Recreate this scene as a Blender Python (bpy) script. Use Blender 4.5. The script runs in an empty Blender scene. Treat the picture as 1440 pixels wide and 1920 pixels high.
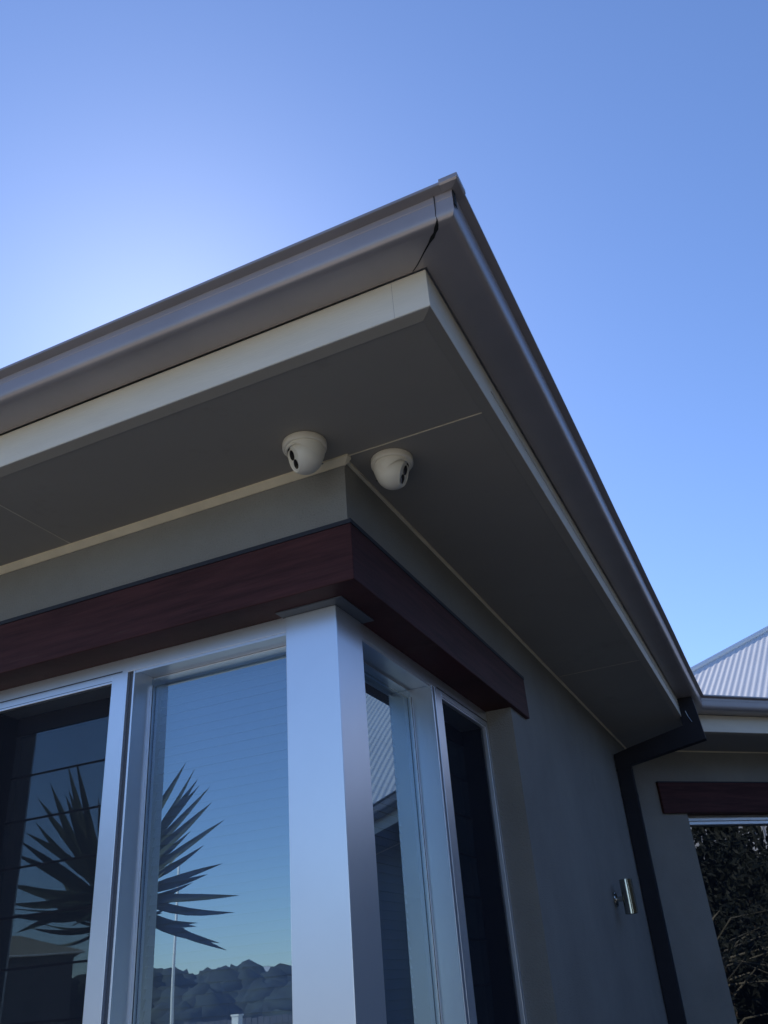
import bpy, bmesh, math, random
from mathutils import Vector, Matrix, noise
random.seed(7)
sc = bpy.context.scene
col = sc.collection
R = math.radians

# ------------------------------------------------------------------ camera
cd = bpy.data.cameras.new('camera'); cam = bpy.data.objects.new('camera', cd); col.objects.link(cam)
cd.sensor_fit = 'VERTICAL'; cd.sensor_height = 36.0; cd.lens = 29.896; cd.clip_end = 2000; cd.clip_start = .02
az, el, roll = -.392930770, .514498901, -.0846031389
fw = Vector((math.cos(el)*math.sin(az), math.cos(el)*math.cos(az), math.sin(el)))
rt = fw.cross(Vector((0,0,1))).normalized(); up = rt.cross(fw)
r2 = math.cos(roll)*rt + math.sin(roll)*up; u2 = -math.sin(roll)*rt + math.cos(roll)*up
M = Matrix((r2, u2, -fw)).transposed().to_4x4(); M.translation = Vector((.8512, -1.7954, 1.6))
cam.matrix_world = M
sc.camera = cam

# ------------------------------------------------------------------ sky, sun, exposure
SUN_AZ, SUN_EL = -39.5, 39.0
w = bpy.data.worlds.new('World'); sc.world = w; w.use_nodes = True
nt = w.node_tree; nt.nodes.clear()
sky = nt.nodes.new('ShaderNodeTexSky'); sky.sky_type = 'NISHITA'; sky.sun_disc = False
sky.sun_elevation = R(SUN_EL); sky.sun_rotation = R(SUN_AZ)
sky.altitude = 0; sky.air_density = 1.0; sky.dust_density = .20; sky.ozone_density = 1.0
bg = nt.nodes.new('ShaderNodeBackground'); bg.inputs['Strength'].default_value = .1
wo = nt.nodes.new('ShaderNodeOutputWorld')
sm = nt.nodes.new('ShaderNodeMix'); sm.data_type = 'RGBA'; sm.blend_type = 'MULTIPLY'; sm.inputs[0].default_value = 1; sm.inputs[7].default_value = (1.22, 1.46, 1.96, 1)
nt.links.new(sky.outputs[0], sm.inputs[6]); nt.links.new(sm.outputs[2], bg.inputs[0]); nt.links.new(bg.outputs[0], wo.inputs[0])
sl = bpy.data.lights.new('sun', 'SUN'); sl.energy = 5.0; sl.angle = R(.5); sl.color = (1, .93, .82)
so = bpy.data.objects.new('sun', sl); col.objects.link(so)
S = Vector((math.sin(R(SUN_AZ))*math.cos(R(SUN_EL)), math.cos(R(SUN_AZ))*math.cos(R(SUN_EL)), math.sin(R(SUN_EL))))
so.rotation_euler = S.to_track_quat('Z', 'Y').to_euler(); so.location = (0, 0, 20)
sc.view_settings.view_transform = 'Standard'; sc.view_settings.look = 'None'
sc.view_settings.exposure = 0.0; sc.view_settings.gamma = 1
sc.cycles.max_bounces = 10; sc.cycles.transparent_max_bounces = 16

# ------------------------------------------------------------------ materials
def mat(name, base, rough=.6, metal=0., var=0., vscale=6., bump=0., bscale=200., stretch=None, spec=None, stain=None, coat=0.):
    m = bpy.data.materials.new(name); m.use_nodes = True; t = m.node_tree; N = t.nodes; Lk = t.links
    p = N['Principled BSDF']; p.inputs['Roughness'].default_value = rough; p.inputs['Metallic'].default_value = metal
    if spec is not None: p.inputs['Specular IOR Level'].default_value = spec
    if coat: p.inputs['Coat Weight'].default_value = coat; p.inputs['Coat Roughness'].default_value = .25
    tc = N.new('ShaderNodeTexCoord'); mp = N.new('ShaderNodeMapping'); Lk.new(tc.outputs['Object'], mp.inputs[0])
    if stretch: mp.inputs['Scale'].default_value = stretch
    c = None
    if var:
        n = N.new('ShaderNodeTexNoise'); n.inputs['Scale'].default_value = vscale; n.inputs['Detail'].default_value = 6; n.inputs['Roughness'].default_value = .6
        Lk.new(mp.outputs[0], n.inputs['Vector'])
        r = N.new('ShaderNodeValToRGB'); r.color_ramp.elements[0].position = .3; r.color_ramp.elements[1].position = .7
        r.color_ramp.elements[0].color = tuple(b*(1-var) for b in base)+(1,); r.color_ramp.elements[1].color = tuple(min(1, b*(1+var)) for b in base)+(1,)
        Lk.new(n.outputs['Fac'], r.inputs[0]); c = r.outputs[0]
    if stain:   # (colour, scale, threshold) blotches of dirt
        n2 = N.new('ShaderNodeTexNoise'); n2.inputs['Scale'].default_value = stain[1]; n2.inputs['Detail'].default_value = 8; n2.inputs['Roughness'].default_value = .7
        Lk.new(mp.outputs[0], n2.inputs['Vector'])
        r2_ = N.new('ShaderNodeValToRGB'); r2_.color_ramp.elements[0].position = stain[2]; r2_.color_ramp.elements[1].position = min(1, stain[2]+.12)
        Lk.new(n2.outputs['Fac'], r2_.inputs[0])
        mx = N.new('ShaderNodeMix'); mx.data_type = 'RGBA'; Lk.new(r2_.outputs[0], mx.inputs[0])
        if c is not None: Lk.new(c, mx.inputs[6])
        else: mx.inputs[6].default_value = tuple(base)+(1,)
        mx.inputs[7].default_value = tuple(stain[0])+(1,); c = mx.outputs[2]
    if c is not None: Lk.new(c, p.inputs['Base Color'])
    else: p.inputs['Base Color'].default_value = tuple(base)+(1,)
    if bump:
        n3 = N.new('ShaderNodeTexNoise'); n3.inputs['Scale'].default_value = bscale; n3.inputs['Detail'].default_value = 4
        Lk.new(mp.outputs[0], n3.inputs['Vector'])
        b = N.new('ShaderNodeBump'); b.inputs['Strength'].default_value = bump; b.inputs['Distance'].default_value = .004 if 'wall' in name else .002
        Lk.new(n3.outputs['Fac'], b.inputs['Height']); Lk.new(b.outputs[0], p.inputs['Normal'])
    return m
MT = {
 'render': mat('rendered_wall_paint', (.262,.258,.235), .8, var=.12, vscale=2.2, bump=.9, bscale=170, stain=((.215,.208,.185), 1.7, .60)),
 'soffit': mat('soffit_paint', (.34,.315,.275), .7, var=.04, vscale=2.5, bump=.1, bscale=90, stain=((.28,.26,.22), 2.3, .60)),
 'cream': mat('fascia_paint', (.84,.79,.66), .5, var=.05, vscale=4, bump=.25, bscale=40, stretch=(1,1,6), stain=((.5,.46,.34), 7, .70)),
 'jointp': mat('joint_cover_paint', (.60,.56,.47), .6, var=.1, vscale=10),
 'bead': mat('bead_paint', (.82,.73,.54), .6, var=.08, vscale=12),
 'gutter': mat('gutter_metal_paint', (.42,.375,.365), .36, metal=.36, var=.07, vscale=5, stain=((.30,.26,.24), 9, .64)),
 'black': mat('black_sealant', (.012,.012,.012), .8),
 'beam': mat('maroon_timber_paint', (.066,.024,.024), .55, spec=.18, var=.38, vscale=3.5, bump=.3, bscale=30, stretch=(1,1,14), stain=((.080,.038,.034), 5, .58)),
 'gap_seal': mat('shadow_gap_and_seal_dark', (.02,.022,.032), .6),  # seals and grooves, and the painted shadow gap above the beams
 'alu': mat('satin_aluminium_paint', (.84,.90,.98), .32, metal=.75, var=.03, vscale=3),
 'alu_d': mat('grey_aluminium_groove', (.10,.115,.14), .5),
 'pipe': mat('dark_navy_pipe_paint', (.022,.024,.033), .5, spec=.15, var=.1, vscale=8),
 'dome': mat('ivory_camera_plastic', (.88,.83,.70), .42, var=.02, vscale=20),
 'lensb': mat('black_lens_glass', (.004,.004,.005), .06),
 'steel': mat('brushed_steel', (.48,.47,.43), .14, metal=1., var=.25, vscale=40, stretch=(1,1,.3)),
 'roof': mat('pale_grey_roof_sheet', (.60,.60,.61), .45, var=.05, vscale=.8, stain=((.50,.50,.52), 1.2, .62)),
 'cap': mat('white_hip_capping', (.9,.9,.88), .35, metal=.4),
 'dark': mat('interior_paint', (.25,.24,.22), .9),
 'blind': mat('blind_fabric', (.62,.66,.72), .8),
 'grass': mat('lawn', (.31,.26,.155), .95, var=.4, vscale=.7, bump=.6, bscale=20),
 'paving': mat('concrete_path', (.30,.28,.25), .9, var=.12, vscale=3, bump=.4, bscale=50),
 'bounce': mat('bounce_concrete', (.58,.52,.42), .9, var=.08, vscale=2),
 'cut_bed': mat('light_cut_mulch', (.13,.115,.09), .95, var=.3, vscale=20, bump=.6, bscale=40),
 'leaf': mat('yucca_leaf', (.05,.075,.045), .6, var=.3, vscale=8),
 'bark': mat('bark', (.12,.09,.065), .9, var=.3, vscale=18, bump=.8, bscale=30),
 'twig': mat('pale_twig', (.20,.18,.13), .8, var=.3, vscale=10),
 'fol': mat('shrub_foliage', (.008,.012,.006), .7, var=.5, vscale=3),
 'wood': mat('distant_tree_foliage', (.022,.032,.026), .9, var=.6, vscale=1.2),
 'fence': mat('grey_fence_paling', (.16,.15,.14), .9, var=.25, vscale=4),
 'white': mat('white_paint', (.75,.75,.72), .5),
 'tile': mat('olive_roof_sheet', (.35,.33,.25), .7, var=.15, vscale=2),
 'brickw': mat('neighbour_wall', (.10,.095,.09), .9, var=.15, vscale=3),
}
def glass_mat(name, refl, tint, gl=(.86,.93,1.), haze=.085):
    m = bpy.data.materials.new(name); m.use_nodes = True; t = m.node_tree; t.nodes.clear(); N = t.nodes; Lk = t.links
    o = N.new('ShaderNodeOutputMaterial'); mx = N.new('ShaderNodeMixShader'); tr = N.new('ShaderNodeBsdfTransparent'); g = N.new('ShaderNodeBsdfGlossy')
    g.inputs['Roughness'].default_value = 0.0; g.inputs['Color'].default_value = gl+(1,); tr.inputs[0].default_value = tint+(1,)
    fr = N.new('ShaderNodeFresnel'); fr.inputs[0].default_value = 1.5
    ma = N.new('ShaderNodeMath'); ma.operation = 'MULTIPLY_ADD'; ma.inputs[1].default_value = 1.0; ma.inputs[2].default_value = refl; ma.use_clamp = True
    Lk.new(fr.outputs[0], ma.inputs[0]); Lk.new(ma.outputs[0], mx.inputs[0])
    Lk.new(tr.outputs[0], mx.inputs[1]); Lk.new(g.outputs[0], mx.inputs[2]); df = N.new('ShaderNodeBsdfDiffuse'); df.inputs[0].default_value = (.62,.72,.82,1); dm = N.new('ShaderNodeMixShader'); dm.inputs[0].default_value = haze   # haze put into the glass colour to lift dark reflections
    Lk.new(mx.outputs[0], dm.inputs[1]); Lk.new(df.outputs[0], dm.inputs[2]); Lk.new(dm.outputs[0], o.inputs[0])
    # faint waviness of a real pane
    tc = N.new('ShaderNodeTexCoord'); n = N.new('ShaderNodeTexNoise'); n.inputs['Scale'].default_value = 2.2; n.inputs['Detail'].default_value = 1
    b = N.new('ShaderNodeBump'); b.inputs['Strength'].default_value = .25; b.inputs['Distance'].default_value = .0015
    Lk.new(tc.outputs['Object'], n.inputs['Vector']); Lk.new(n.outputs['Fac'], b.inputs['Height']); Lk.new(b.outputs[0], g.inputs['Normal'])
    return m
def tint_mat(name, tint):
    m = bpy.data.materials.new(name); m.use_nodes = True; t = m.node_tree; t.nodes.clear()
    o = t.nodes.new('ShaderNodeOutputMaterial'); tr = t.nodes.new('ShaderNodeBsdfTransparent'); tr.inputs[0].default_value = tint+(1,)
    t.links.new(tr.outputs[0], o.inputs[0]); return m
MT['glass'] = glass_mat('tinted_window_glass', .35, (.50,.62,.80), (.68,.89,1.))
MT['dim_glass'] = glass_mat('dimmed_window_glass', .16, (.35,.40,.45), (.9,.95,1.), .012)  # darkened copy of the window glass; reflection and haze cut for the far pane
MT['glass_tint'] = tint_mat('glass_body_tint', (.9,.94,.97))
def screen_mat():
    m = bpy.data.materials.new('insect_screen_mesh'); m.use_nodes = True; t = m.node_tree; t.nodes.clear(); N = t.nodes
    o = N.new('ShaderNodeOutputMaterial'); mx = N.new('ShaderNodeMixShader'); tr = N.new('ShaderNodeBsdfTransparent'); d = N.new('ShaderNodeBsdfDiffuse')
    d.inputs[0].default_value = (.035,.037,.048,1); mx.inputs[0].default_value = .30
    t.links.new(tr.outputs[0], mx.inputs[1]); t.links.new(d.outputs[0], mx.inputs[2]); t.links.new(mx.outputs[0], o.inputs[0]); return m
MT['screen'] = screen_mat()

# ------------------------------------------------------------------ helpers
def tag(o, label=None, cat=None, group=None, kind=None):
    if label: o['label'] = label
    if cat: o['category'] = cat
    if group: o['group'] = group
    if kind: o['kind'] = kind
    return o
def empty(name, loc, label=None, cat=None, group=None):
    o = bpy.data.objects.new(name, None); col.objects.link(o); o.location = loc; o.empty_display_size = .1
    return tag(o, label, cat, group)
def obj(name, bm, m, parent=None, smooth=False, bevel=0., recalc=True, ms=None):
    if recalc: bmesh.ops.recalc_face_normals(bm, faces=bm.faces)
    me = bpy.data.meshes.new(name); bm.to_mesh(me); bm.free()
    for x in ([m] if not ms else ms): me.materials.append(MT[x])
    o = bpy.data.objects.new(name, me); col.objects.link(o)
    if parent:
        o.parent = parent
        if parent.type == 'EMPTY': o.matrix_parent_inverse = Matrix.Translation(-parent.location)
    if smooth:
        for p in me.polygons: p.use_smooth = True
    if bevel:
        b = o.modifiers.new('bevel', 'BEVEL'); b.width = bevel; b.segments = 2; b.limit_method = 'ANGLE'; b.angle_limit = R(35)
    return o
def bx(bm, x0, x1, y0, y1, z0, z1):
    v = [bm.verts.new((x, y, z)) for x in (x0, x1) for y in (y0, y1) for z in (z0, z1)]
    for f in ((0,1,3,2),(4,6,7,5),(0,4,5,1),(2,3,7,6),(0,2,6,4),(1,5,7,3)): bm.faces.new([v[i] for i in f])
    return v
L = 4.13
SV = Vector((1,1,0)).normalized(); NV = Vector((1,-1,0)).normalized()
def far(s, a, z):   # far wing coordinates
    return Vector((0, L, 0)) + SV*s + NV*a + Vector((0,0,z))
def fbx(bm, s0, s1, a0, a1, z0, z1):
    v = [bm.verts.new(far(s, a, z)) for s in (s0, s1) for a in (a0, a1) for z in (z0, z1)]
    for f in ((0,1,3,2),(4,6,7,5),(0,4,5,1),(2,3,7,6),(0,2,6,4),(1,5,7,3)): bm.faces.new([v[i] for i in f])
PATH = [Vector((-11,0,0)), Vector((0,0,0)), Vector((0,L,0)), Vector((0,L,0))+SV*5.2]
def wavy(path, amp=.0008, step=.35):
    out = []; rnd = random.Random(3)
    for i, (a, b) in enumerate(zip(path, path[1:])):
        n = max(1, int((b-a).length/step)); d = (b-a).normalized(); nn = Vector((d.y, -d.x, 0))
        for k in range(n):
            p = a+(b-a)*k/n
            out.append(p if k == 0 else p+nn*rnd.uniform(-amp, amp))
    out.append(path[-1]); return out
def path_at(path, a):
    out = []
    for i, p in enumerate(path):
        ns = []
        if i: d = (path[i]-path[i-1]).normalized(); ns.append(Vector((d.y, -d.x, 0)))
        if i < len(path)-1: d = (path[i+1]-path[i]).normalized(); ns.append(Vector((d.y, -d.x, 0)))
        if len(ns) == 1: out.append(p + ns[0]*a)
        else: out.append(p + (ns[0]+ns[1]) * (a/(1+ns[0].dot(ns[1]))))
    return out
def sweep(prof, path=PATH, bm=None):
    bm = bm or bmesh.new(); rows = []
    for a, h in prof:
        rows.append([bm.verts.new((p.x, p.y, h)) for p in path_at(path, a)])
    n = len(prof)
    for i in range(n):
        A, B = rows[i], rows[(i+1) % n]
        for j in range(len(path)-1): bm.faces.new((A[j], A[j+1], B[j+1], B[j]))
    bm.faces.new([r[0] for r in rows]); bm.faces.new([r[-1] for r in reversed(rows)])
    return bm
def tube(bm, pts, rad, n=8):
    rings = []
    for i, p in enumerate(pts):
        p = Vector(p); r = rad[i] if isinstance(rad, (list, tuple)) else rad
        d = (Vector(pts[min(i+1, len(pts)-1)])-Vector(pts[max(i-1, 0)])).normalized()
        x = d.orthogonal().normalized(); y = d.cross(x)
        rings.append([bm.verts.new(p+(x*math.cos(t*2*math.pi/n)+y*math.sin(t*2*math.pi/n))*r) for t in range(n)])
    for a, b in zip(rings, rings[1:]):
        for t in range(n): bm.faces.new((a[t], a[(t+1) % n], b[(t+1) % n], b[t]))
    bm.faces.new(list(reversed(rings[0]))); bm.faces.new(rings[-1])
def lathe(bm, prof, mtx=Matrix(), n=48):
    rings = []
    for r, z in prof:
        if r < 1e-6: rings.append([bm.verts.new(mtx @ Vector((0,0,z)))])
        else: rings.append([bm.verts.new(mtx @ Vector((r*math.cos(2*math.pi*i/n), r*math.sin(2*math.pi*i/n), z))) for i in range(n)])
    for a, b in zip(rings, rings[1:]):
        for i in range(n):
            j = (i+1) % n
            if len(a) == 1: bm.faces.new((a[0], b[j], b[i]))
            elif len(b) == 1: bm.faces.new((a[i], a[j], b[0]))
            else: bm.faces.new((a[i], a[j], b[j], b[i]))

# ------------------------------------------------------------------ ground
bm = bmesh.new(); bmesh.ops.create_grid(bm, x_segments=60, y_segments=60, size=600)
tag(obj('ground', bm, 'grass'), kind='structure')
bm = bmesh.new()
def sheet(bm, pts, z): bm.faces.new([bm.verts.new((x, y, z)) for x, y in pts])
sheet(bm, [(-16,-30),(10,-30),(8,-3.6),(-15,-3.6)], .004)
tag(obj('bounce_slab', bm, 'bounce'), kind='structure')  # unseen pale slab added to bounce sunlight up onto the eaves
bm = bmesh.new(); sheet(bm, [(1.4,-6),(12,-6),(12,14),(1.4,14)], .004)
tag(obj('light_cut_bed', bm, 'cut_bed'), kind='structure')  # unseen dark ground added to cut bounced light on the right side
bm = sweep([(1.5,.02),(1.5,-.05),(.0,-.05),(.0,.02)])
tag(obj('path', bm, 'paving'), kind='structure')

# ------------------------------------------------------------------ the house
house = empty('house', (0,0,0), 'grey rendered house with wide eaves, maroon window beams and a wrapped corner window', 'house')
# walls: band above the windows, then piers and sills
bm = sweep([(0,2.53),(0,2.925),(-.24,2.925),(-.24,2.53)], [Vector((-11,0,0)), Vector((0,0,0)), Vector((0,1.36,0))])
obj('wall', bm, 'render', house)['label'] = 'band of grey wall between the beam and the soffit'
def wall(bm): return obj('wall', bm, 'render', house)
bm = bmesh.new(); bx(bm, -11, -1.45, 0, .24, 0, 2.5305); wall(bm)
P2 = [Vector((-1.4495,0,0)), Vector((0,0,0)), Vector((0,1.36,0))]
wall(sweep([(-.001,0),(-.001,.88),(-.24,.88),(-.24,0)], P2))
P3 = [Vector((0,1.36,0)), Vector((0,L,0)), far(.37,0,0)]
o = wall(sweep([(0,0),(0,2.925),(-.24,2.925),(-.24,0)], P3)); o['label'] = 'grey rendered wall carrying the steel lamp'
bm = bmesh.new(); fbx(bm, .371, 2.6, -.24, -.001, 0, .6); wall(bm)
bm = bmesh.new(); fbx(bm, .37, 5.2, -.24, 0, 2.53, 2.925); wall(bm)
bm = bmesh.new(); fbx(bm, 2.601, 5.2, -.24, -.001, 0, 2.53); wall(bm)
bm = sweep([(-6,0),(-6,3.1),(-6.2,3.1),(-6.2,0)]); obj('wall', bm, 'render', house)
bm = bmesh.new(); bx(bm, -11.2, -11, .0, 6.2, 0, 3.1); obj('wall', bm, 'render', house)
bm = bmesh.new(); fbx(bm, 5.2, 5.4, -6.2, 0, 0, 3.1); obj('wall', bm, 'render', house)
bm = sweep([(-.24,.01),(-.24,.12),(-6,.12),(-6,.01)]); obj('floor', bm, 'dark', house)
bm = sweep([(-.24,2.62),(-.24,2.66),(-6,2.66),(-6,2.62)]); obj('ceiling', bm, 'dark', house)
# soffit
SOF = 2.9
o = obj('soffit', sweep([(-.05,SOF),(.4120,SOF),(.4120,SOF+.02),(-.05,SOF+.02)]), 'soffit', house); 
# panel joints (thin cover strips)
bm = bmesh.new(); bx(bm, .02, .4105, -.0125, -.0085, SOF-.0015, SOF-.0002); obj('soffit_joint', bm, 'bead', o)
bm = bmesh.new(); bx(bm, .02, .4105, 2.291, 2.295, SOF-.0012, SOF-.0002); obj('soffit_joint', bm, 'jointp', o)
bm = bmesh.new(); bx(bm, -.956, -.952, -.4105, -.02, SOF-.0012, SOF-.0002); obj('soffit_joint', bm, 'jointp', o)
# bead between wall and soffit (broad on the window side, thin on the other)
PL = [Vector((-11,0,0)), Vector((.0,0,0))]
bm = bmesh.new()
def strip(bm, a0, a1, path): 
    return sweep([(.0005,SOF-a1),(.004,SOF-a1),(a0,SOF-.006),(a0,SOF-.0004),(.0005,SOF-.0004)], path, bm)
strip(bm, .022, .020, [Vector((-11,0,0)), Vector((0,0,0)), Vector((0,.001,0))])
obj('cover_bead', bm, 'bead', house)
bm = bmesh.new(); strip(bm, .010, .008, [Vector((0,.0012,0)), Vector((0,L,0)), far(5.2,0,0)]); obj('cover_bead', bm, 'bead', house)
# fascia
o = obj('fascia', sweep([(.4122,2.907),(.441,2.907),(.441,3.0155),(.4122,3.0155)], wavy(PATH, .0004, .8)), 'cream', house, bevel=.0015)
bm = bmesh.new(); bx(bm, .3548, .3554, -.4413, -.4405, 2.908, 3.015); obj('joint', bm, 'soffit', o)
obj('soffit_trim', sweep([(.4112,2.8978),(.4392,2.9052),(.4392,2.9090),(.4112,2.9090)]), 'soffit', house)
# inner fillet: narrow groove on the outside of the right hand fascia
bm = bmesh.new(); sweep([(.4405,2.962),(.443,2.962),(.443,2.966),(.4405,2.966)], [Vector((0,0,0)), Vector((0,L,0))], bm)
obj('drip_groove', bm, 'jointp', o)
# gutter
GP = [(.446,3.0165),(.531,3.0165),(.5385,3.0172),(.5450,3.0195),(.5505,3.0235),(.5542,3.0290),(.5562,3.036),(.5570,3.046),(.5575,3.0710),(.5568,3.0718),(.5577,3.0728),(.558,3.0885),
      (.5745,3.0945),(.5775,3.0965),(.5775,3.1035),(.5745,3.106),(.556,3.106),(.554,3.09),(.553,3.045),(.548,3.027),(.530,3.021),(.446,3.021)]
gut = obj('gutter', sweep(GP, wavy(PATH)), 'gutter', house, smooth=True)
m_ = gut.modifiers.new('es', 'EDGE_SPLIT'); m_.split_angle = R(28)
# mitre crack at the corner of the gutter
def ribbon(bm, pts, widths, perp, t=Vector((0,0,-.001))):
    va = []
    for p, wd in zip(pts, widths):
        p = Vector(p); a = p-perp*wd; b = p+perp*wd
        va.append([bm.verts.new(a), bm.verts.new(b), bm.verts.new(b+t), bm.verts.new(a+t)])
    for A, B in zip(va, va[1:]):
        for i in range(4): bm.faces.new((A[i], A[(i+1) % 4], B[(i+1) % 4], B[i]))
    bm.faces.new(va[0]); bm.faces.new(va[-1])
bm = bmesh.new(); pr = Vector((1,1,0)).normalized()
ribbon(bm, [(.412,-.4465,3.0166),(.43,-.461,3.0166),(.455,-.486,3.0166),(.478,-.508,3.0166),(.490,-.519,3.0166),(.499,-.528,3.0166),(.506,-.537,3.0170),(.5115,-.5455,3.0192),(.5145,-.5515,3.0235),(.5155,-.5555,3.0295)],
       [.0008,.0010,.0014,.0022,.0046,.0030,.0050,.0034,.0014,.0007], pr)
obj('mitre_crack', bm, 'black', gut)
bm = bmesh.new(); ribbon(bm, [(.512,-.5495,3.026),(.514,-.5545,3.0335),(.516,-.558,3.055),(.517,-.5585,3.088)], [.001,.0007,.0007,.001], Vector((1,0,0)), Vector((0,-.0008,0)))
obj('lap_seam', bm, 'black', gut)
bm = bmesh.new()
sweep([(.003,3.1062),(.0105,3.088),(.0265,3.092),(.0300,3.096),(.0300,3.1075),(.0260,3.1125),(.003,3.1125)], [Vector((.537,-.55,0)), Vector((.55,-.55,0)), Vector((.55,-.525,0))], bm)
obj('corner_cap', bm, 'gutter', gut, bevel=.001)
bm = bmesh.new(); bx(bm, .5585, .5600, -.556, -.540, 3.045, 3.094); obj('sealant', bm, 'black', gut)
# small clip marks on the face of the gutter
for x0 in (-.62, -.36, -1.02):
    bm = bmesh.new(); bx(bm, x0-.012, x0+.012, -.5583, -.5575, 3.0735, 3.0785); obj('clip', bm, 'gutter', gut)
# roof sheets over the eaves
TP = math.tan(R(16))
obj('roof', sweep([(.535,3.1075),(-2.8,3.1075+3.335*TP),(-6.4,3.1075+3.335*TP-3.6*TP*.9),(-6.4,3.1075+3.335*TP-3.6*TP*.9-.02),(-2.8,3.0875+3.335*TP),(.50,3.0975)]), 'roof', house)
# beams over the windows
b = obj('beam', sweep([(.0153,2.5245),(.0153,2.688),(-.118,2.688),(-.118,2.5245)], [Vector((-11,0,0)), Vector((0,0,0)), Vector((0,1.575,0))]), 'beam', house, bevel=.003)
b['label'] = 'maroon painted timber beam wrapping the corner over the windows'
obj('shadow_gap', sweep([(.0165,2.688),(.0165,2.7005),(-.002,2.7035),(-.002,2.688)], [Vector((-11,0,0)), Vector((0,0,0)), Vector((0,1.577,0))]), 'gap_seal', b)  # dark strip painting in the shadow gap along the beam top
bm = bmesh.new(); fbx(bm, .175, 3.1, -.10, .022, 2.488, 2.684)
b2 = obj('beam', bm, 'beam', house, bevel=.003); b2['label'] = 'dark maroon beam over the far window'
bm = bmesh.new(); fbx(bm, .173, 3.1, -.002, .0235, 2.684, 2.690); obj('shadow_gap', bm, 'gap_seal', b2)  # same painted shadow gap over the far beam
# corner post of the window
FY = .1016
bm = bmesh.new(); bx(bm, -.254, -.0975, .0975, .2555, .885, 2.5215)
post = obj('corner_post', bm, 'alu', house, bevel=.0025); post['label'] = 'wide pale aluminium corner post between the windows'
bm = bmesh.new()
v = [(-.262,.24),(-.262,.060),(-.060,.060),(-.060,.262),(-.24,.262)]
lo = [bm.verts.new((x,y,2.5212)) for x,y in v]; hi = [bm.verts.new((x,y,2.5243)) for x,y in v]
bm.faces.new(lo); bm.faces.new(hi)
for i in range(5): bm.faces.new((lo[i], lo[(i+1)%5], hi[(i+1)%5], hi[i]))
obj('cap_plate', bm, 'alu_d', post)

def pane(bm, x0, x1, y0, y1, z0, z1, ax):
    """box of glass; the face on the outside reflects"""
    v = bx(bm, x0, x1, y0, y1, z0, z1)
def glass_obj(name, boxes, parent, outn, mtx=None):
    bm = bmesh.new()
    for q in boxes: bx(bm, *q)
    bmesh.ops.recalc_face_normals(bm, faces=bm.faces)
    for f in bm.faces: f.material_index = 0 if f.normal.dot(outn) > .9 else 1
    if mtx: bmesh.ops.transform(bm, matrix=mtx, verts=bm.verts)
    return obj(name, bm, 'glass', parent, recalc=False, ms=['glass','glass_tint'])
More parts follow.
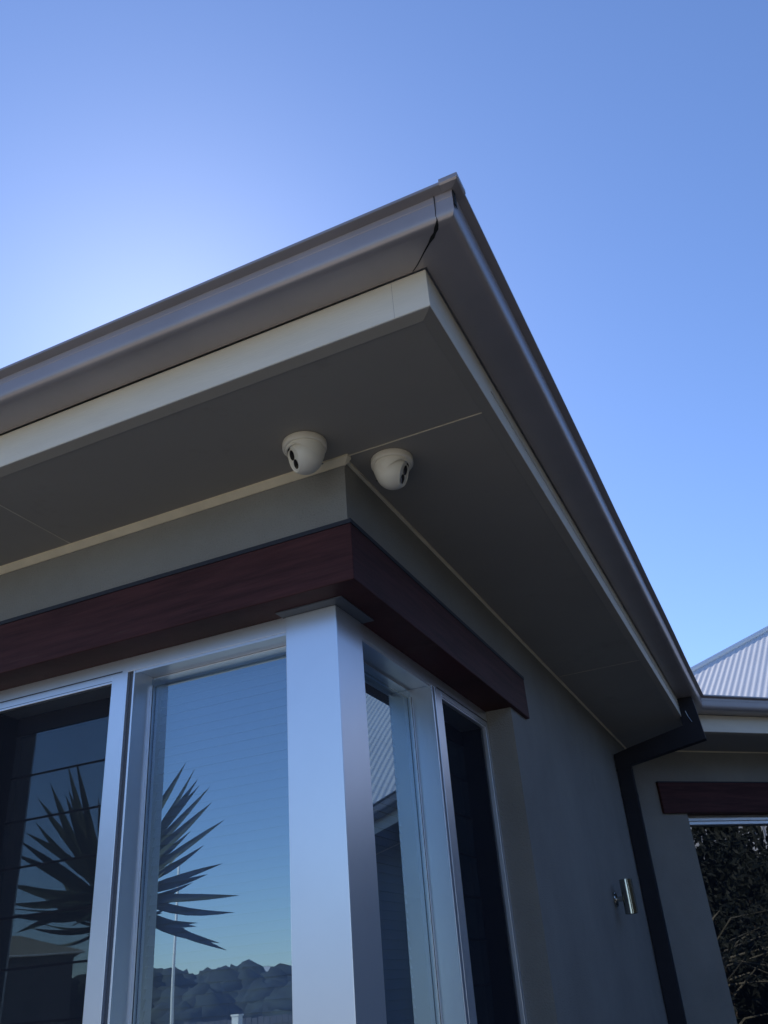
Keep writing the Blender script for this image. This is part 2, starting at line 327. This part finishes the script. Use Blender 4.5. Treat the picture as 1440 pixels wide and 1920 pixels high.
# A generic window strip is built along a local axis: u along the wall, d = depth behind the frame face, then mapped
def frames(mp, u_post, lou0, lou1, name, labelpre, blind):
    """mp(u,d,z) -> world. fixed pane from u_post to u_post+..., louvre beyond. u grows away from the corner."""
    F0 = .7650 if name == 'L' else .7835      # reveal face of the mullion
    def ub(bm, u0, u1, d0, d1, z0, z1):
        v = [bm.verts.new(mp(u, d, z)) for u in (u0, u1) for d in (d0, d1) for z in (z0, z1)]
        for f in ((0,1,3,2),(4,6,7,5),(0,4,5,1),(2,3,7,6),(0,2,6,4),(1,5,7,3)): bm.faces.new([v[i] for i in f])
    win = obj('window', bmesh.new(), 'alu', house)
    bpy.data.objects.remove(win)
    # ---- fixed window
    bm = bmesh.new()
    ub(bm, u_post, lou1+.03, 0, .1, 2.480, 2.5244)          # head
    ub(bm, u_post, F0, .085, .10, 2.452, 2.4795)            # glazing rebate
    ub(bm, F0, F0+.0065, -.0008, .1, .89, 2.4798)           # inner arris of the mullion
    ub(bm, F0+.0065, F0+.0275, .012, .1, .89, 2.4796)       # groove
    ub(bm, F0-.010, F0, .072, .1, .89, 2.4515)              # glazing bead
    ub(bm, u_post, lou1+.03, -.004, .11, .882, .930)        # sill member
    w1 = obj('window', bm, 'alu', house, bevel=.0012); w1['label'] = labelpre+' fixed window'
    bm = bmesh.new(); ub(bm, u_post, F0-.0102, .0835, .0848, 2.4465, 2.4518); ub(bm, F0-.0115, F0-.0095, .0700, .0715, .93, 2.45); obj('gasket', bm, 'gap_seal', w1)
    bm = bmesh.new(); ub(bm, F0+.0067, F0+.0273, .0105, .0119, .93, 2.4794); obj('groove', bm, 'alu_d', w1)
    bm = bmesh.new(); ub(bm, u_post+.001, F0, .001, .0105, 2.4715, 2.4795); obj('drip_bead', bm, 'alu', w1)
    g = bmesh.new(); ub(g, u_post-.01, F0-.0005, .078, .082, .93, 2.4725)
    bmesh.ops.recalc_face_normals(g, faces=g.faces); outn = (Vector(mp(0,-1,0))-Vector(mp(0,0,0)))
    for f in g.faces: f.material_index = 0 if f.normal.dot(outn) > .9 else 1
    obj('glass', g, 'glass', w1, recalc=False, ms=['glass','glass_tint'])
    if blind:
        bm = bmesh.new(); z = .96
        while z < 2.44:
            n0 = random.uniform(-.001,.001)
            v = [bm.verts.new(mp(u, d, zz)) for u, d, zz in ((u_post-.005,.16,z+n0),(F0+.03,.16,z+n0),(F0+.03,.170,z+.0262+n0),(u_post-.005,.170,z+.0262+n0),
                 (u_post-.005,.1615,z-.001+n0),(F0+.03,.1615,z-.001+n0),(F0+.03,.1715,z+.0252+n0),(u_post-.005,.1715,z+.0252+n0))]
            for f in ((0,1,2,3),(7,6,5,4),(0,4,5,1),(3,2,6,7),(0,3,7,4),(1,5,6,2)): bm.faces.new([v[i] for i in f])
            z += .025
        obj('venetian_blind', bm, 'blind', w1)
    # ---- louvre window
    S0 = F0+.0275
    bm = bmesh.new()
    ub(bm, S0, lou0, 0, .10, .931, 2.4830)                   # stile next to the mullion
    ub(bm, lou0, lou1, 0, .10, 2.4560, 2.4829)               # top rail
    ub(bm, lou1, lou1+.03, 0, .10, .931, 2.4830)
    w2 = obj('window', bm, 'alu', house, bevel=.0012); w2['label'] = labelpre+' louvre window with an insect screen'
    bm = bmesh.new(); ub(bm, S0+.02, lou1+.03, -.0012, .0005, 2.4832, 2.4862); obj('groove', bm, 'gap_seal', w2)
    bm = bmesh.new(); ub(bm, lou0, lou1, -.0005, .0004, 2.4622, 2.4636); obj('trim_line', bm, 'alu_d', w2)
    bm = bmesh.new(); ub(bm, lou0+.001, lou1-.001, .014, .0145, .932, 2.4555); obj('insect_screen', bm, 'screen', w2)
    bm = bmesh.new()
    ub(bm, lou0, lou1, .094, .125, 2.398, 2.4555)
    ub(bm, lou1-.012, lou1-.0005, .02, .12, .932, 2.4558); ub(bm, lou0+.0005, lou0+.010, .02, .12, .932, 2.4557)
    obj('louvre_frame', bm, 'gap_seal', w2)
    zb = 2.396; first = True
    while zb > 1.0:
        h = .128
        g = bmesh.new(); e = random.uniform(-.0006,.0006)
        q = [(u,d,z) for u in (lou0+.011, lou1-.013) for d in (.096,.101) for z in (zb-h, zb)]
        v = [g.verts.new(mp(u, d+(e if z > zb-.01 else 0), z)) for u, d, z in q]
        for f in ((0,1,3,2),(4,6,7,5),(0,4,5,1),(2,3,7,6),(0,2,6,4),(1,5,7,3)): g.faces.new([v[i] for i in f])
        bmesh.ops.recalc_face_normals(g, faces=g.faces)
        for f in g.faces: f.material_index = 0 if f.normal.dot(outn) > .9 else 1
        obj('louvre_blade', g, 'glass', w2, recalc=False, ms=['glass','glass_tint'])
        b_ = bmesh.new(); ub(b_, lou0+.011, lou1-.013, .0945, .104, zb-h-.0052, zb-h+.0008); obj('blade_seal', b_, 'gap_seal', w2)
        zb -= h+.0045
    return w1, w2
frames(lambda u, d, z: (-u, FY+d, z), .2542, .8500, 1.3170, 'L', 'left', True)
frames(lambda u, d, z: (-FY-d, u, z), .2557, .8740, 1.3350, 'R', 'right', True)
bm = bmesh.new(); bx(bm, -1.449, -1.3472, .1016, .22, .8825, 2.5243); obj('side_frame', bm, 'alu', house, bevel=.001)
# far window
bm = bmesh.new()
fbx(bm, .372, 2.6, -.16, -.075, 2.43, 2.4875); fbx(bm, .372, 2.6, -.16, -.060, 2.452, 2.472)
fbx(bm, .372, .392, -.16, -.10, .6, 2.43); fbx(bm, 2.58, 2.6, -.16, -.10, .6, 2.43); fbx(bm, .372, 2.6, -.16, -.07, .58, .65)
w3 = obj('window', bm, 'alu', house, bevel=.001); w3['label'] = 'far window under the dark beam'
bm = bmesh.new(); fbx(bm, .39, 2.58, -.128, -.123, .65, 2.431); bmesh.ops.recalc_face_normals(bm, faces=bm.faces)
for f in bm.faces: f.material_index = 0 if f.normal.dot(NV) > .9 else 1
obj('glass', bm, 'glass', w3, recalc=False, ms=['dim_glass','glass_tint'])
bm = bmesh.new(); fbx(bm, .38, 2.6, -.20, -.19, .6, 2.47); obj('curtain', bm, 'gap_seal', w3)
# downpipe
PY0, PY1 = 3.54, 3.60
bm = bmesh.new()
def yprism(bm, pts, y0, y1):
    lo = [bm.verts.new((x, y0, z)) for x, z in pts]; hi = [bm.verts.new((x, y1, z)) for x, z in pts]
    bm.faces.new(lo); bm.faces.new(hi)
    for i in range(len(pts)): j = (i+1) % len(pts); bm.faces.new((lo[i], lo[j], hi[j], hi[i]))
yprism(bm, [(.004,0.0),(.088,0.0),(.088,2.682),(.545,2.757),(.525,3.015),(.43,3.015),(.435,2.855),(.10,2.782),(.004,2.757)], PY0, PY1)
dp = obj('downpipe', bm, 'pipe', house, bevel=.002)
bm = bmesh.new(); bx(bm, .0882, .0895, PY0-.002, PY1+.002, 2.50, 2.525); bx(bm, .0, .0895, PY0-.002, PY0-.0003, 2.50, 2.525); obj('strap', bm, 'pipe', dp)
bm = bmesh.new(); tube(bm, [(.470,PY0-.003,2.935),(.478,PY0-.004,2.90),(.492,PY0-.003,2.865)], .0022, 6); obj('bracket', bm, 'steel', dp)
bm = bmesh.new(); bx(bm, .001, .0885, PY0-.0015, PY1+.0015, 2.655, 2.667); obj('pipe_joint', bm, 'pipe', dp)

# rear part of the house: pitched corrugated roof beyond the far wing
A0 = R(10); UV = Vector((math.cos(A0), -math.sin(A0), 0)); VV = Vector((math.sin(A0), math.cos(A0), 0))
K = Vector((-3.43, 7.83, 3.2)); TR = math.tan(R(32)); UW, VW = 15.0, 10.0
def rr(u, v, z): return K + UV*u + VV*v + Vector((0,0,z))
bm = bmesh.new()
def corr(bm, ulo, uhi, vmax, f, step=.0127, pitch=.0762, amp=.0042):
    n = int((uhi-ulo)/step); prev = None
    for i in range(n+1):
        u = ulo+(uhi-ulo)*i/n; vm = max(.0, vmax(u)); am = amp*math.sin(2*math.pi*u/pitch)
        a = bm.verts.new(f(u, 0, am)); b = bm.verts.new(f(u, vm, vm*TR+am))
        if prev: bm.faces.new((prev[0], a, b, prev[1]))
        prev = (a, b)
corr(bm, .02, UW-.02, lambda u: min(u, VW/2, UW-u), rr)
o = obj('roof', bm, 'roof', house, smooth=True); o['label'] = 'pale corrugated hip roof beyond the far gutter'
bm = bmesh.new()
pts = [rr(0,0,0), rr(UW,0,0), rr(UW,VW,0), rr(0,VW,0), rr(VW/2,VW/2,VW/2*TR), rr(UW-VW/2,VW/2,VW/2*TR)]
v = [bm.verts.new(p-Vector((0,0,.02))) for p in pts]
for f in ((0,3,4),(1,5,2),(3,2,5,4),(0,4,5,1)): bm.faces.new([v[i] for i in f])
obj('roof', bm, 'roof', house, recalc=False)
bm = bmesh.new()
for a, b_ in ((0,4),(4,5),(5,1),(4,3),(5,2)): tube(bm, [pts[a]+Vector((0,0,.02)), pts[b_]+Vector((0,0,.02))], .04, 10)
obj('hip_capping', bm, 'cap', o)
bm = bmesh.new()
v = bx(bm, 0, 1, 0, 1, 0, 1)
for q in v:
    u_, v_, z_ = q.co; p = rr(.5+u_*(UW-1), .5+v_*(VW-1), 0); q.co = (p.x, p.y, z_*3.1)
obj('wall', bm, 'render', house)

# ------------------------------------------------------------------ security cameras
def security_camera(loc, face_az, label):
    root = empty('security_camera', loc, label, 'security camera', 'ivory turret cameras under the eave')
    T = Matrix.Translation(loc)
    fa = R(face_az); fd = Vector((math.sin(fa), math.cos(fa), 0))
    # mounting base ring
    bm = bmesh.new(); lathe(bm, [(0,0),(.0575,0),(.0595,-.002),(.0595,-.017),(.0588,-.0195),(.0565,-.0210),(.0540,-.0213),(.050,-.0213)], T, 64)
    obj('mounting_base', bm, 'dome', root, smooth=True).modifiers.new('es','EDGE_SPLIT').split_angle = R(50)
    # collar cut by a slanting plane
    bm = bmesh.new(); prof = [(.0530,-.0200),(.0532,-.0235),(.0548,-.0240),(.0545,-.027),(.0525,-.038),(.0492,-.049),(.0458,-.058),(.041,-.066)]
    prof_in = [(r-.003, z) for r, z in reversed(prof)]
    lathe(bm, prof+prof_in, T, 64)
    pn = (Vector((0,0,-1))+fd*.56).normalized(); pc = Vector(loc)+Vector((0,0,-.0490))
    bmesh.ops.bisect_plane(bm, geom=bm.verts[:]+bm.edges[:]+bm.faces[:], plane_co=pc, plane_no=pn, clear_outer=True)
    obj('collar', bm, 'dome', root, smooth=True, recalc=True).modifiers.new('es','EDGE_SPLIT').split_angle = R(50)
    # inner dark throat
    bm = bmesh.new(); lathe(bm, [(0,-.0205),(.0528,-.0205),(.0505,-.0285),(.0478,-.0290),(.0440,-.0240),(0,-.0235)], T, 48); obj('inner_ring', bm, 'dome', root, smooth=True).modifiers.new('es','EDGE_SPLIT').split_angle = R(40)
    bm = bmesh.new(); lathe(bm, [(0,-.0236),(.0485,-.0236),(.0485,-.0262),(0,-.0262)], T, 40); obj('throat', bm, 'black', root)
    # ball with a flat face
    bc = Vector(loc)+Vector((0,0,-.0440))
    fn = (fd*math.cos(R(22))+Vector((0,0,-math.sin(R(22))))).normalized()
    q = fn.to_track_quat('Z', 'Y').to_matrix().to_4x4()
    # keep local Y of the face pointing "up"
    upv = (Vector((0,0,1))-fn*fn.z).normalized(); xs = upv.cross(fn)
    q = Matrix((xs, upv, fn)).transposed().to_4x4()
    B = Matrix.Translation(bc) @ q
    rb = .0480; cut = .0325; rf = math.sqrt(rb*rb-cut*cut)
    prof = []
    a0 = math.asin(cut/rb)
    for i in range(25):
        a = -math.pi/2 + (a0+math.pi/2)*i/24
        prof.append((rb*math.cos(a) if i else 0, rb*math.sin(a)))
    prof += [(rf-.0006, cut+.0008), (rf-.0022, cut+.0008), (rf-.0026, cut-.0006), (0, cut-.0006)]
    bm = bmesh.new(); lathe(bm, prof, B, 64)
    ball = obj('camera_ball', bm, 'dome', root, smooth=True); ball.modifiers.new('es','EDGE_SPLIT').split_angle = R(50)
    for yy, rr_ in ((.0135,.0138),(-.0145,.0130)):
        bm = bmesh.new(); lathe(bm, [(0,.0005),(rr_,.0005),(rr_,.0015),(rr_-.001,.0018),(0,.0021)], B @ Matrix.Translation((0,yy,cut-.0006)), 32)
        obj('lens', bm, 'lensb', ball, smooth=True).modifiers.new('es','EDGE_SPLIT').split_angle = R(40)
    bm = bmesh.new(); lathe(bm, [(0,0),(.003,0),(.003,-.0015),(0,-.0015)], T @ Matrix.Translation((-fd*.047)) @ Matrix.Translation((0,0,-.058)) , 12)
    obj('screw', bm, 'steel', root)
    return root
security_camera((-.054,-.126,SOF-.0005), -133, 'ivory turret security camera over the window side, lens turned left')
security_camera((.115,.070,SOF-.0005), 80, 'ivory turret security camera beyond the wall corner, lens turned right')

# ------------------------------------------------------------------ wall lamp
lamp = empty('wall_lamp', (0,2.72,1.906), 'small steel up and down cylinder lamp on the grey side wall', 'wall lamp')
bm = bmesh.new(); lathe(bm, [(0,0),(.034,0),(.034,.006),(.030,.010),(0,.010)], Matrix.Translation((.0005,2.72,1.912)) @ Matrix.Rotation(R(90),4,'Y'), 32); obj('back_plate', bm, 'steel', lamp, smooth=True).modifiers.new('es','EDGE_SPLIT')
bm = bmesh.new(); lathe(bm, [(0,0),(.012,0),(.012,.04),(0,.04)], Matrix.Translation((.006,2.72,1.912)) @ Matrix.Rotation(R(90),4,'Y'), 20); obj('arm', bm, 'steel', lamp)
bm = bmesh.new(); lathe(bm, [(.026,.075),(.030,.075),(.030,-.075),(.026,-.075),(.026,-.06),(0,-.06)], Matrix.Translation((.068,2.72,1.919)), 40)
bmesh.ops.recalc_face_normals(bm, faces=bm.faces)
obj('tube', bm, 'steel', lamp, smooth=True).modifiers.new('es','EDGE_SPLIT')
bm = bmesh.new(); lathe(bm, [(0,-.068),(.0258,-.068),(.0258,-.064),(0,-.064)], Matrix.Translation((.068,2.72,1.919)), 24); obj('lens_cover', bm, 'lensb', lamp)

# ------------------------------------------------------------------ yucca in front of the windows (seen as a reflection)
tips = [(-0.448,0.848),(-0.51,0.806),(-0.527,0.721),(-0.539,0.679),(-0.617,0.685),(-0.619,0.553),(-0.704,0.438),(-0.494,0.39),(-0.573,0.282),(-0.712,0.183),(-0.623,0.129),(-0.585,0.001),(-0.807,-0.028),(-0.788,-0.117),(-0.557,-0.166),(-0.548,-0.189),(-0.706,-0.282),(-0.743,-0.328),(0.336,0.843),(0.284,0.846),(0.428,0.704),(0.499,0.629),(0.311,0.663),(0.32,0.6),(0.121,0.593),(0.088,0.549),(0.493,0.483),(0.541,0.417),(0.563,0.352),(0.602,0.294),(0.61,0.131),(0.585,0.012),(0.598,-0.06),(0.528,-0.149)]
yc = Vector((-3.072,-2.34,2.237)); yr_ = Vector((-.753,.658,0)); yf = Vector((-.658,-.753,0))
def blade(bm, base, tip, wd, n=7, droop=.02, face=None):
    base = Vector(base); tip = Vector(tip); d = (tip-base); ln = d.length; d.normalize()
    side = d.cross(Vector((0,0,1))); side = side.normalized() if side.length > .05 else Vector((1,0,0))
    side = (side + Vector((random.uniform(-.8,.8), random.uniform(-.8,.8), random.uniform(-.8,.8)))); side = (side-d*side.dot(d)).normalized()
    if face is not None: side = d.cross(face+Vector((random.uniform(-.3,.3),)*3)).normalized()
    nn = d.cross(side)
    prev = None
    for i in range(n+1):
        t = i/n; wv = wd*(.55+1.2*t-1.75*t*t) if t < 1 else 0; wv = max(.0006, wv)
        c = base+d*ln*t + Vector((0,0,-droop*math.sin(math.pi*t)))
        ring = [bm.verts.new(c-side*wv+nn*wv*.35), bm.verts.new(c-nn*.002), bm.verts.new(c+side*wv+nn*wv*.35), bm.verts.new(c+nn*.003)]
        if prev:
            for k in range(4): bm.faces.new((prev[k], prev[(k+1)%4], ring[(k+1)%4], ring[k]))
        else: bm.faces.new(ring)
        prev = ring
    bm.faces.new(list(reversed(prev)))
yu = empty('yucca', (yc.x, yc.y, 0), 'spiky yucca tree with stiff leaves standing on the lawn', 'yucca')
bm = bmesh.new()
for x, z in tips:
    dd = random.uniform(-.12,.12); tp = yc+yr_*x+Vector((0,0,z))+yf*dd
    sd = Vector((x*.12, z*.12+random.uniform(-.05,.05)))
    blade(bm, yc+yr_*sd.x+Vector((0,0,sd.y)), tp, random.uniform(.030,.043), droop=random.uniform(-.02,.05), face=yf)
for i in range(85):
    th = random.uniform(0, 2*math.pi); ph = random.uniform(-.55, 1.2); ln = random.uniform(.32,.56)
    d = Vector((math.cos(th)*math.cos(ph), math.sin(th)*math.cos(ph), math.sin(ph)))
    blade(bm, yc+d*.05+Vector((0,0,random.uniform(-.15,.05))), yc+d*ln, random.uniform(.026,.036))
obj('crown', bm, 'leaf', yu)
bm = bmesh.new(); tube(bm, [(yc.x+.05,yc.y,0),(yc.x+.02,yc.y+.02,.8),(yc.x-.02,yc.y,1.5),(yc.x,yc.y,2.24)], [.13,.10,.09,.06], 12); obj('trunk', bm, 'bark', yu, smooth=True)

def polar(azd, d, z=0, eye=(.851,2.155)): return Vector((eye[0]+math.sin(R(azd))*d, eye[1]+math.cos(R(azd))*d, z))
# pole on the verge
p = polar(-142.93, 25); po = empty('pole', p, 'slim white lamp pole beyond the paling fence', 'pole')
bm = bmesh.new(); tube(bm, [p, p+Vector((0,0,2.8)), p+Vector((0,0,5.07))], [.05,.038,.03], 10); obj('shaft', bm, 'white', po, smooth=True)
bm = bmesh.new(); q = p+Vector((0,0,3.9)); tube(bm, [q, q+Vector((-.45,.4,.05)), q+Vector((-.75,.65,.02))], .012, 6); obj('bracket', bm, 'white', po)
# fence
fe = empty('fence', polar(-142, 18), 'grey timber paling fence across the far side of the lawn', 'fence')
bm = bmesh.new(); fp = polar(-142, 18); fu = Vector((math.cos(R(-142)), -math.sin(R(-142)), 0))
for i in range(-90, 91):
    c = fp+fu*i*.11; h = 1.42+random.uniform(-.015,.015); t = fu*.048; nq = Vector((fu.y,-fu.x,0))*.009
    vs = [bm.verts.new(c+a*t+b*nq+Vector((0,0,z))) for a in (-1,1) for b in (-1,1) for z in (.02,h)]
    for f in ((0,1,3,2),(4,6,7,5),(0,4,5,1),(2,3,7,6),(0,2,6,4),(1,5,7,3)): bm.faces.new([vs[k] for k in f])
obj('palings', bm, 'fence', fe)
bm = bmesh.new()
for z in (.4,1.15): tube(bm, [fp-fu*9.9+Vector((0,0,z)), fp+fu*9.9+Vector((0,0,z))], .03, 6)
obj('rail', bm, 'fence', fe)
p = polar(-146.6, 17.7); gp = empty('gate_post', p, 'short square white post beside the paling fence', 'post')
bm = bmesh.new(); bx(bm, p.x-.07, p.x+.07, p.y-.07, p.y+.07, 0, 1.47); obj('shaft', bm, 'white', gp, bevel=.006)
bm = bmesh.new(); bx(bm, p.x-.085, p.x+.085, p.y-.085, p.y+.085, 1.47, 1.50); obj('post_cap', bm, 'white', gp, bevel=.006)
# neighbours
def hip_house(c, az_, w_, d_, hw, ph, wallm, roofm, label, group=None):
    e = empty('house', c, label, 'house', group)
    a = R(az_); U = Vector((math.cos(a), -math.sin(a), 0)); V = Vector((math.sin(a), math.cos(a), 0)); c = Vector(c)
    bm = bmesh.new(); vs = [bm.verts.new(c+U*u*w_/2+V*v*d_/2+Vector((0,0,z))) for u in (-1,1) for v in (-1,1) for z in (0,hw)]
    for f in ((0,1,3,2),(4,6,7,5),(0,4,5,1),(2,3,7,6),(0,2,6,4),(1,5,7,3)): bm.faces.new([vs[k] for k in f])
    obj('wall', bm, wallm, e)
    W, D = w_/2+.5, d_/2+.5; H = D*math.tan(R(ph))
    bm = bmesh.new(); n = int(2*W/.19)
    vs = [bm.verts.new(c+U*u*W+V*v*D+Vector((0,0,hw))) for u, v in ((-1,-1),(1,-1),(1,1),(-1,1))]
    r1 = bm.verts.new(c-U*(W-D)+Vector((0,0,hw+H))); r2 = bm.verts.new(c+U*(W-D)+Vector((0,0,hw+H)))
    for f in ((vs[0],vs[1],r2,r1),(vs[2],vs[3],r1,r2),(vs[1],vs[2],r2),(vs[3],vs[0],r1),(vs[3],vs[2],vs[1],vs[0])): bm.faces.new(f)
    rf = obj('roof', bm, roofm, e)
    # ribs of the sheets on both long slopes
    bm = bmesh.new()
    for sg in (-1,1):
        for i in range(1, n):
            u = -W+2*W*i/n; vm = min(D, W-abs(u)); b0 = c+U*u+V*sg*D+Vector((0,0,hw+.012)); b1 = c+U*u+V*sg*(D-vm)+Vector((0,0,hw+vm*math.tan(R(ph))+.012))
            tube(bm, [b0, b1], .022, 4)
    obj('rib', bm, roofm, rf)
    for sg in (-1,1):
        bm = bmesh.new(); vs2 = [c+U*u*W+V*sg*(D+.05)+Vector((0,0,hw-.05)) for u in (-1,1)]; tube(bm, vs2, .06, 6); obj('gutter', bm, 'white', e)
    return e
hip_house(polar(-131.6, 60), -132, 11.6, 5.8, 5.05, 20, 'brickw', 'tile', 'neighbouring house with an olive ribbed roof behind the yucca')
hip_house((18.5, 1.2, 0), 92, 11, 8, 3.55, 24, 'brickw', 'roof', 'neighbouring house with a pale ribbed roof behind the hedge')
# distant wooded ridge, with pale houses on it
import numpy as np
variants = []
for k in range(10):
    t_ = bmesh.new(); bmesh.ops.create_icosphere(t_, subdivisions=3, radius=1); o_ = Vector((k*7.3, k*3.1, 0))
    for v in t_.verts:
        n_ = noise.noise(v.co*1.6+o_)*.45+noise.noise(v.co*4.5+o_)*.28+noise.noise(v.co*11+o_)*.16; v.co = v.co*(1+n_)
    variants.append((np.array([v.co[:] for v in t_.verts]), np.array([[q.index for q in f.verts] for f in t_.faces]))); t_.free()
VV_, FF_ = [], []; nv = 0
for i in range(800):
    a = random.uniform(-162,-122) if i < 450 else random.uniform(-178,-100); d = random.uniform(125,225)
    gz = (d-125)/100*4.0; r0 = random.uniform(1.3,3.4)
    q = polar(a, d, gz+2.2+1.0*math.sin(a*1.1)*(.5+.5*math.sin(a*3.1)))
    if i >= 480: r0 = random.uniform(.9,1.9); q = polar(random.uniform(-160,-124), random.uniform(62,95), random.uniform(.5,1.3))
    vv, ff = variants[i % 10]; th = random.uniform(0,6.28); c_, s_ = math.cos(th), math.sin(th)
    vv = vv @ np.array([[c_,-s_,0],[s_,c_,0],[0,0,1]]) * np.array([r0*1.25, r0*1.25, r0*random.uniform(.8,1.2)]) + np.array(q[:])
    VV_.append(vv); FF_.append(ff+nv); nv += len(vv)
me_ = bpy.data.meshes.new('woodland'); me_.from_pydata(np.concatenate(VV_).tolist(), [], np.concatenate(FF_).tolist()); me_.materials.append(MT['wood']); me_.polygons.foreach_set('use_smooth', [True]*len(me_.polygons))
wd_ = bpy.data.objects.new('woodland', me_); col.objects.link(wd_)
tag(wd_, 'distant wooded ridge along the horizon', 'woodland', kind='stuff')
bm = bmesh.new(); n = 60; rows = []
for j, (d, z) in enumerate(((100,-.2),(130,1.4),(170,3.6),(230,5.6),(330,6))):
    rows.append([bm.verts.new(polar(-185+95*i/n, d, z+(noise.noise(Vector((i*.2,j,0)))*.8 if j else 0))) for i in range(n+1)])
for A, B in zip(rows, rows[1:]):
    for i in range(n): bm.faces.new((A[i], A[i+1], B[i+1], B[i]))
tag(obj('hills', bm, 'grass', smooth=True), kind='structure')
for a, d, lab in ((-148.3, 172,'small white house at the foot of the wooded ridge, by the widest crowns'), (-150.2, 168,'small white house under the ridge, farthest from the pole'), (-147.2, 170,'small white house under the ridge, nearest to the pole')):
    hip_house(polar(a, d, 4.6), -148, 3.6, 3, 2.3+random.uniform(-.3,.3), 22, 'white', 'roof', lab, 'white houses under the wooded ridge')

# ------------------------------------------------------------------ tree and hedge to the right (mirrored in the far window)
def leaf_cloud(bm, c, rad, n, sz=.05):
    c = Vector(c)
    for i in range(n):
        d = Vector((random.gauss(0,1), random.gauss(0,1), random.gauss(0,1))).normalized()*(random.random()**.45)
        p = c+Vector((d.x*rad[0], d.y*rad[1], d.z*rad[2]))
        a = Vector((random.gauss(0,1), random.gauss(0,1), random.gauss(0,1))).normalized(); b_ = a.orthogonal().normalized()
        s = sz*random.uniform(.6,1.4)
        q = [p-a*s, p+b_*s*.4, p+a*s, p-b_*s*.4]
        bm.faces.new([bm.verts.new(x) for x in q])
tr = empty('tree', (5.0,3.9,0), 'scraggly small tree with pale bare twigs beside the hedge', 'tree')
bm = bmesh.new(); bt = bmesh.new()
tube(bt, [(5.0,3.9,0),(5.05,3.92,.8),(5.0,3.9,1.5)], [.09,.07,.05], 8)
for i in range(46):
    th = random.uniform(0, 6.28); ph = random.uniform(-.35,.9); ln = random.uniform(.7,1.5); s0 = Vector((5.0,3.9,random.uniform(.7,1.7)))
    d = Vector((math.cos(th)*math.cos(ph), math.sin(th)*math.cos(ph), math.sin(ph)))
    m1 = s0+d*ln*.5+Vector((random.uniform(-.12,.12),random.uniform(-.12,.12),random.uniform(-.05,.15))); e1 = s0+d*ln+Vector((random.uniform(-.2,.2),random.uniform(-.2,.2),random.uniform(-.15,.2)))
    tube(bt, [s0, m1, e1], [.018,.010,.003], 5)
    if random.random() < .6: leaf_cloud(bm, e1, (.22,.22,.18), 60, .035)
obj('trunk', bt, 'twig', tr); obj('crown', bm, 'fol', tr, recalc=False)
he = empty('hedge', (8.2,2.5,0), 'tall dense dark hedge along the side boundary', 'hedge')
bm = bmesh.new()
for i in range(26):
    y = -5+i*.55; hh = 1.97 if y < 4.5 else 1.65; leaf_cloud(bm, (8.2+random.uniform(-.2,.2), y, hh-.1), (.8,.55,hh+random.uniform(-.1,.1)), 2300, .06)
for i in range(22): leaf_cloud(bm, (8.9, -4+i*.6, 2.15 if i < 15 else 1.5), (.5,.6,2.15 if i < 15 else 1.6), 2600, .09)
obj('foliage', bm, 'fol', he, recalc=False)
bm = bmesh.new()
for i in range(26): tube(bm, [(8.2,-5+i*.55,0),(8.2,-5+i*.55,2.4)], [.05,.02], 6)
obj('stem', bm, 'bark', he)

# off-view trees added on the east to cut skylight on the house side
def light_block_tree(c, h, r, label):
    e = empty('tree', c, label, 'tree'); c = Vector(c)
    bt = bmesh.new(); bm = bmesh.new()
    tube(bt, [c, c+Vector((.1,.05,h*.3)), c+Vector((-.05,.1,h*.6)), c+Vector((0,0,h*.85))], [.2,.16,.11,.04], 10)
    for i in range(26):
        th = i*2.4; z0 = h*random.uniform(.25,.75); ln = r*random.uniform(.5,.95)
        s0 = c+Vector((0,0,z0)); e1 = s0+Vector((math.cos(th)*ln, math.sin(th)*ln, random.uniform(.1,.9)))
        tube(bt, [s0, (s0+e1)/2+Vector((0,0,.15)), e1], [.06,.035,.012], 6)
        leaf_cloud(bm, e1, (r*.42, r*.42, r*.34), 750, .085)
    leaf_cloud(bm, c+Vector((0,0,h*.85)), (r*.5,r*.5,r*.4), 1500, .085)
    obj('trunk', bt, 'bark', e); obj('crown', bm, 'fol', e, recalc=False)
light_block_tree((9.5,10,0), 7.5, 3.2, 'tall off-view tree added to block skylight, north of the hedge, toward the corrugated roof')
light_block_tree((10.2,-3.6,0), 7.0, 3.2, 'tall off-view tree added to block skylight, behind the near end of the hedge')
light_block_tree((7.0,-9.5,0), 6.5, 2.8, 'off-view tree added to block skylight, alone past the near end of the hedge')
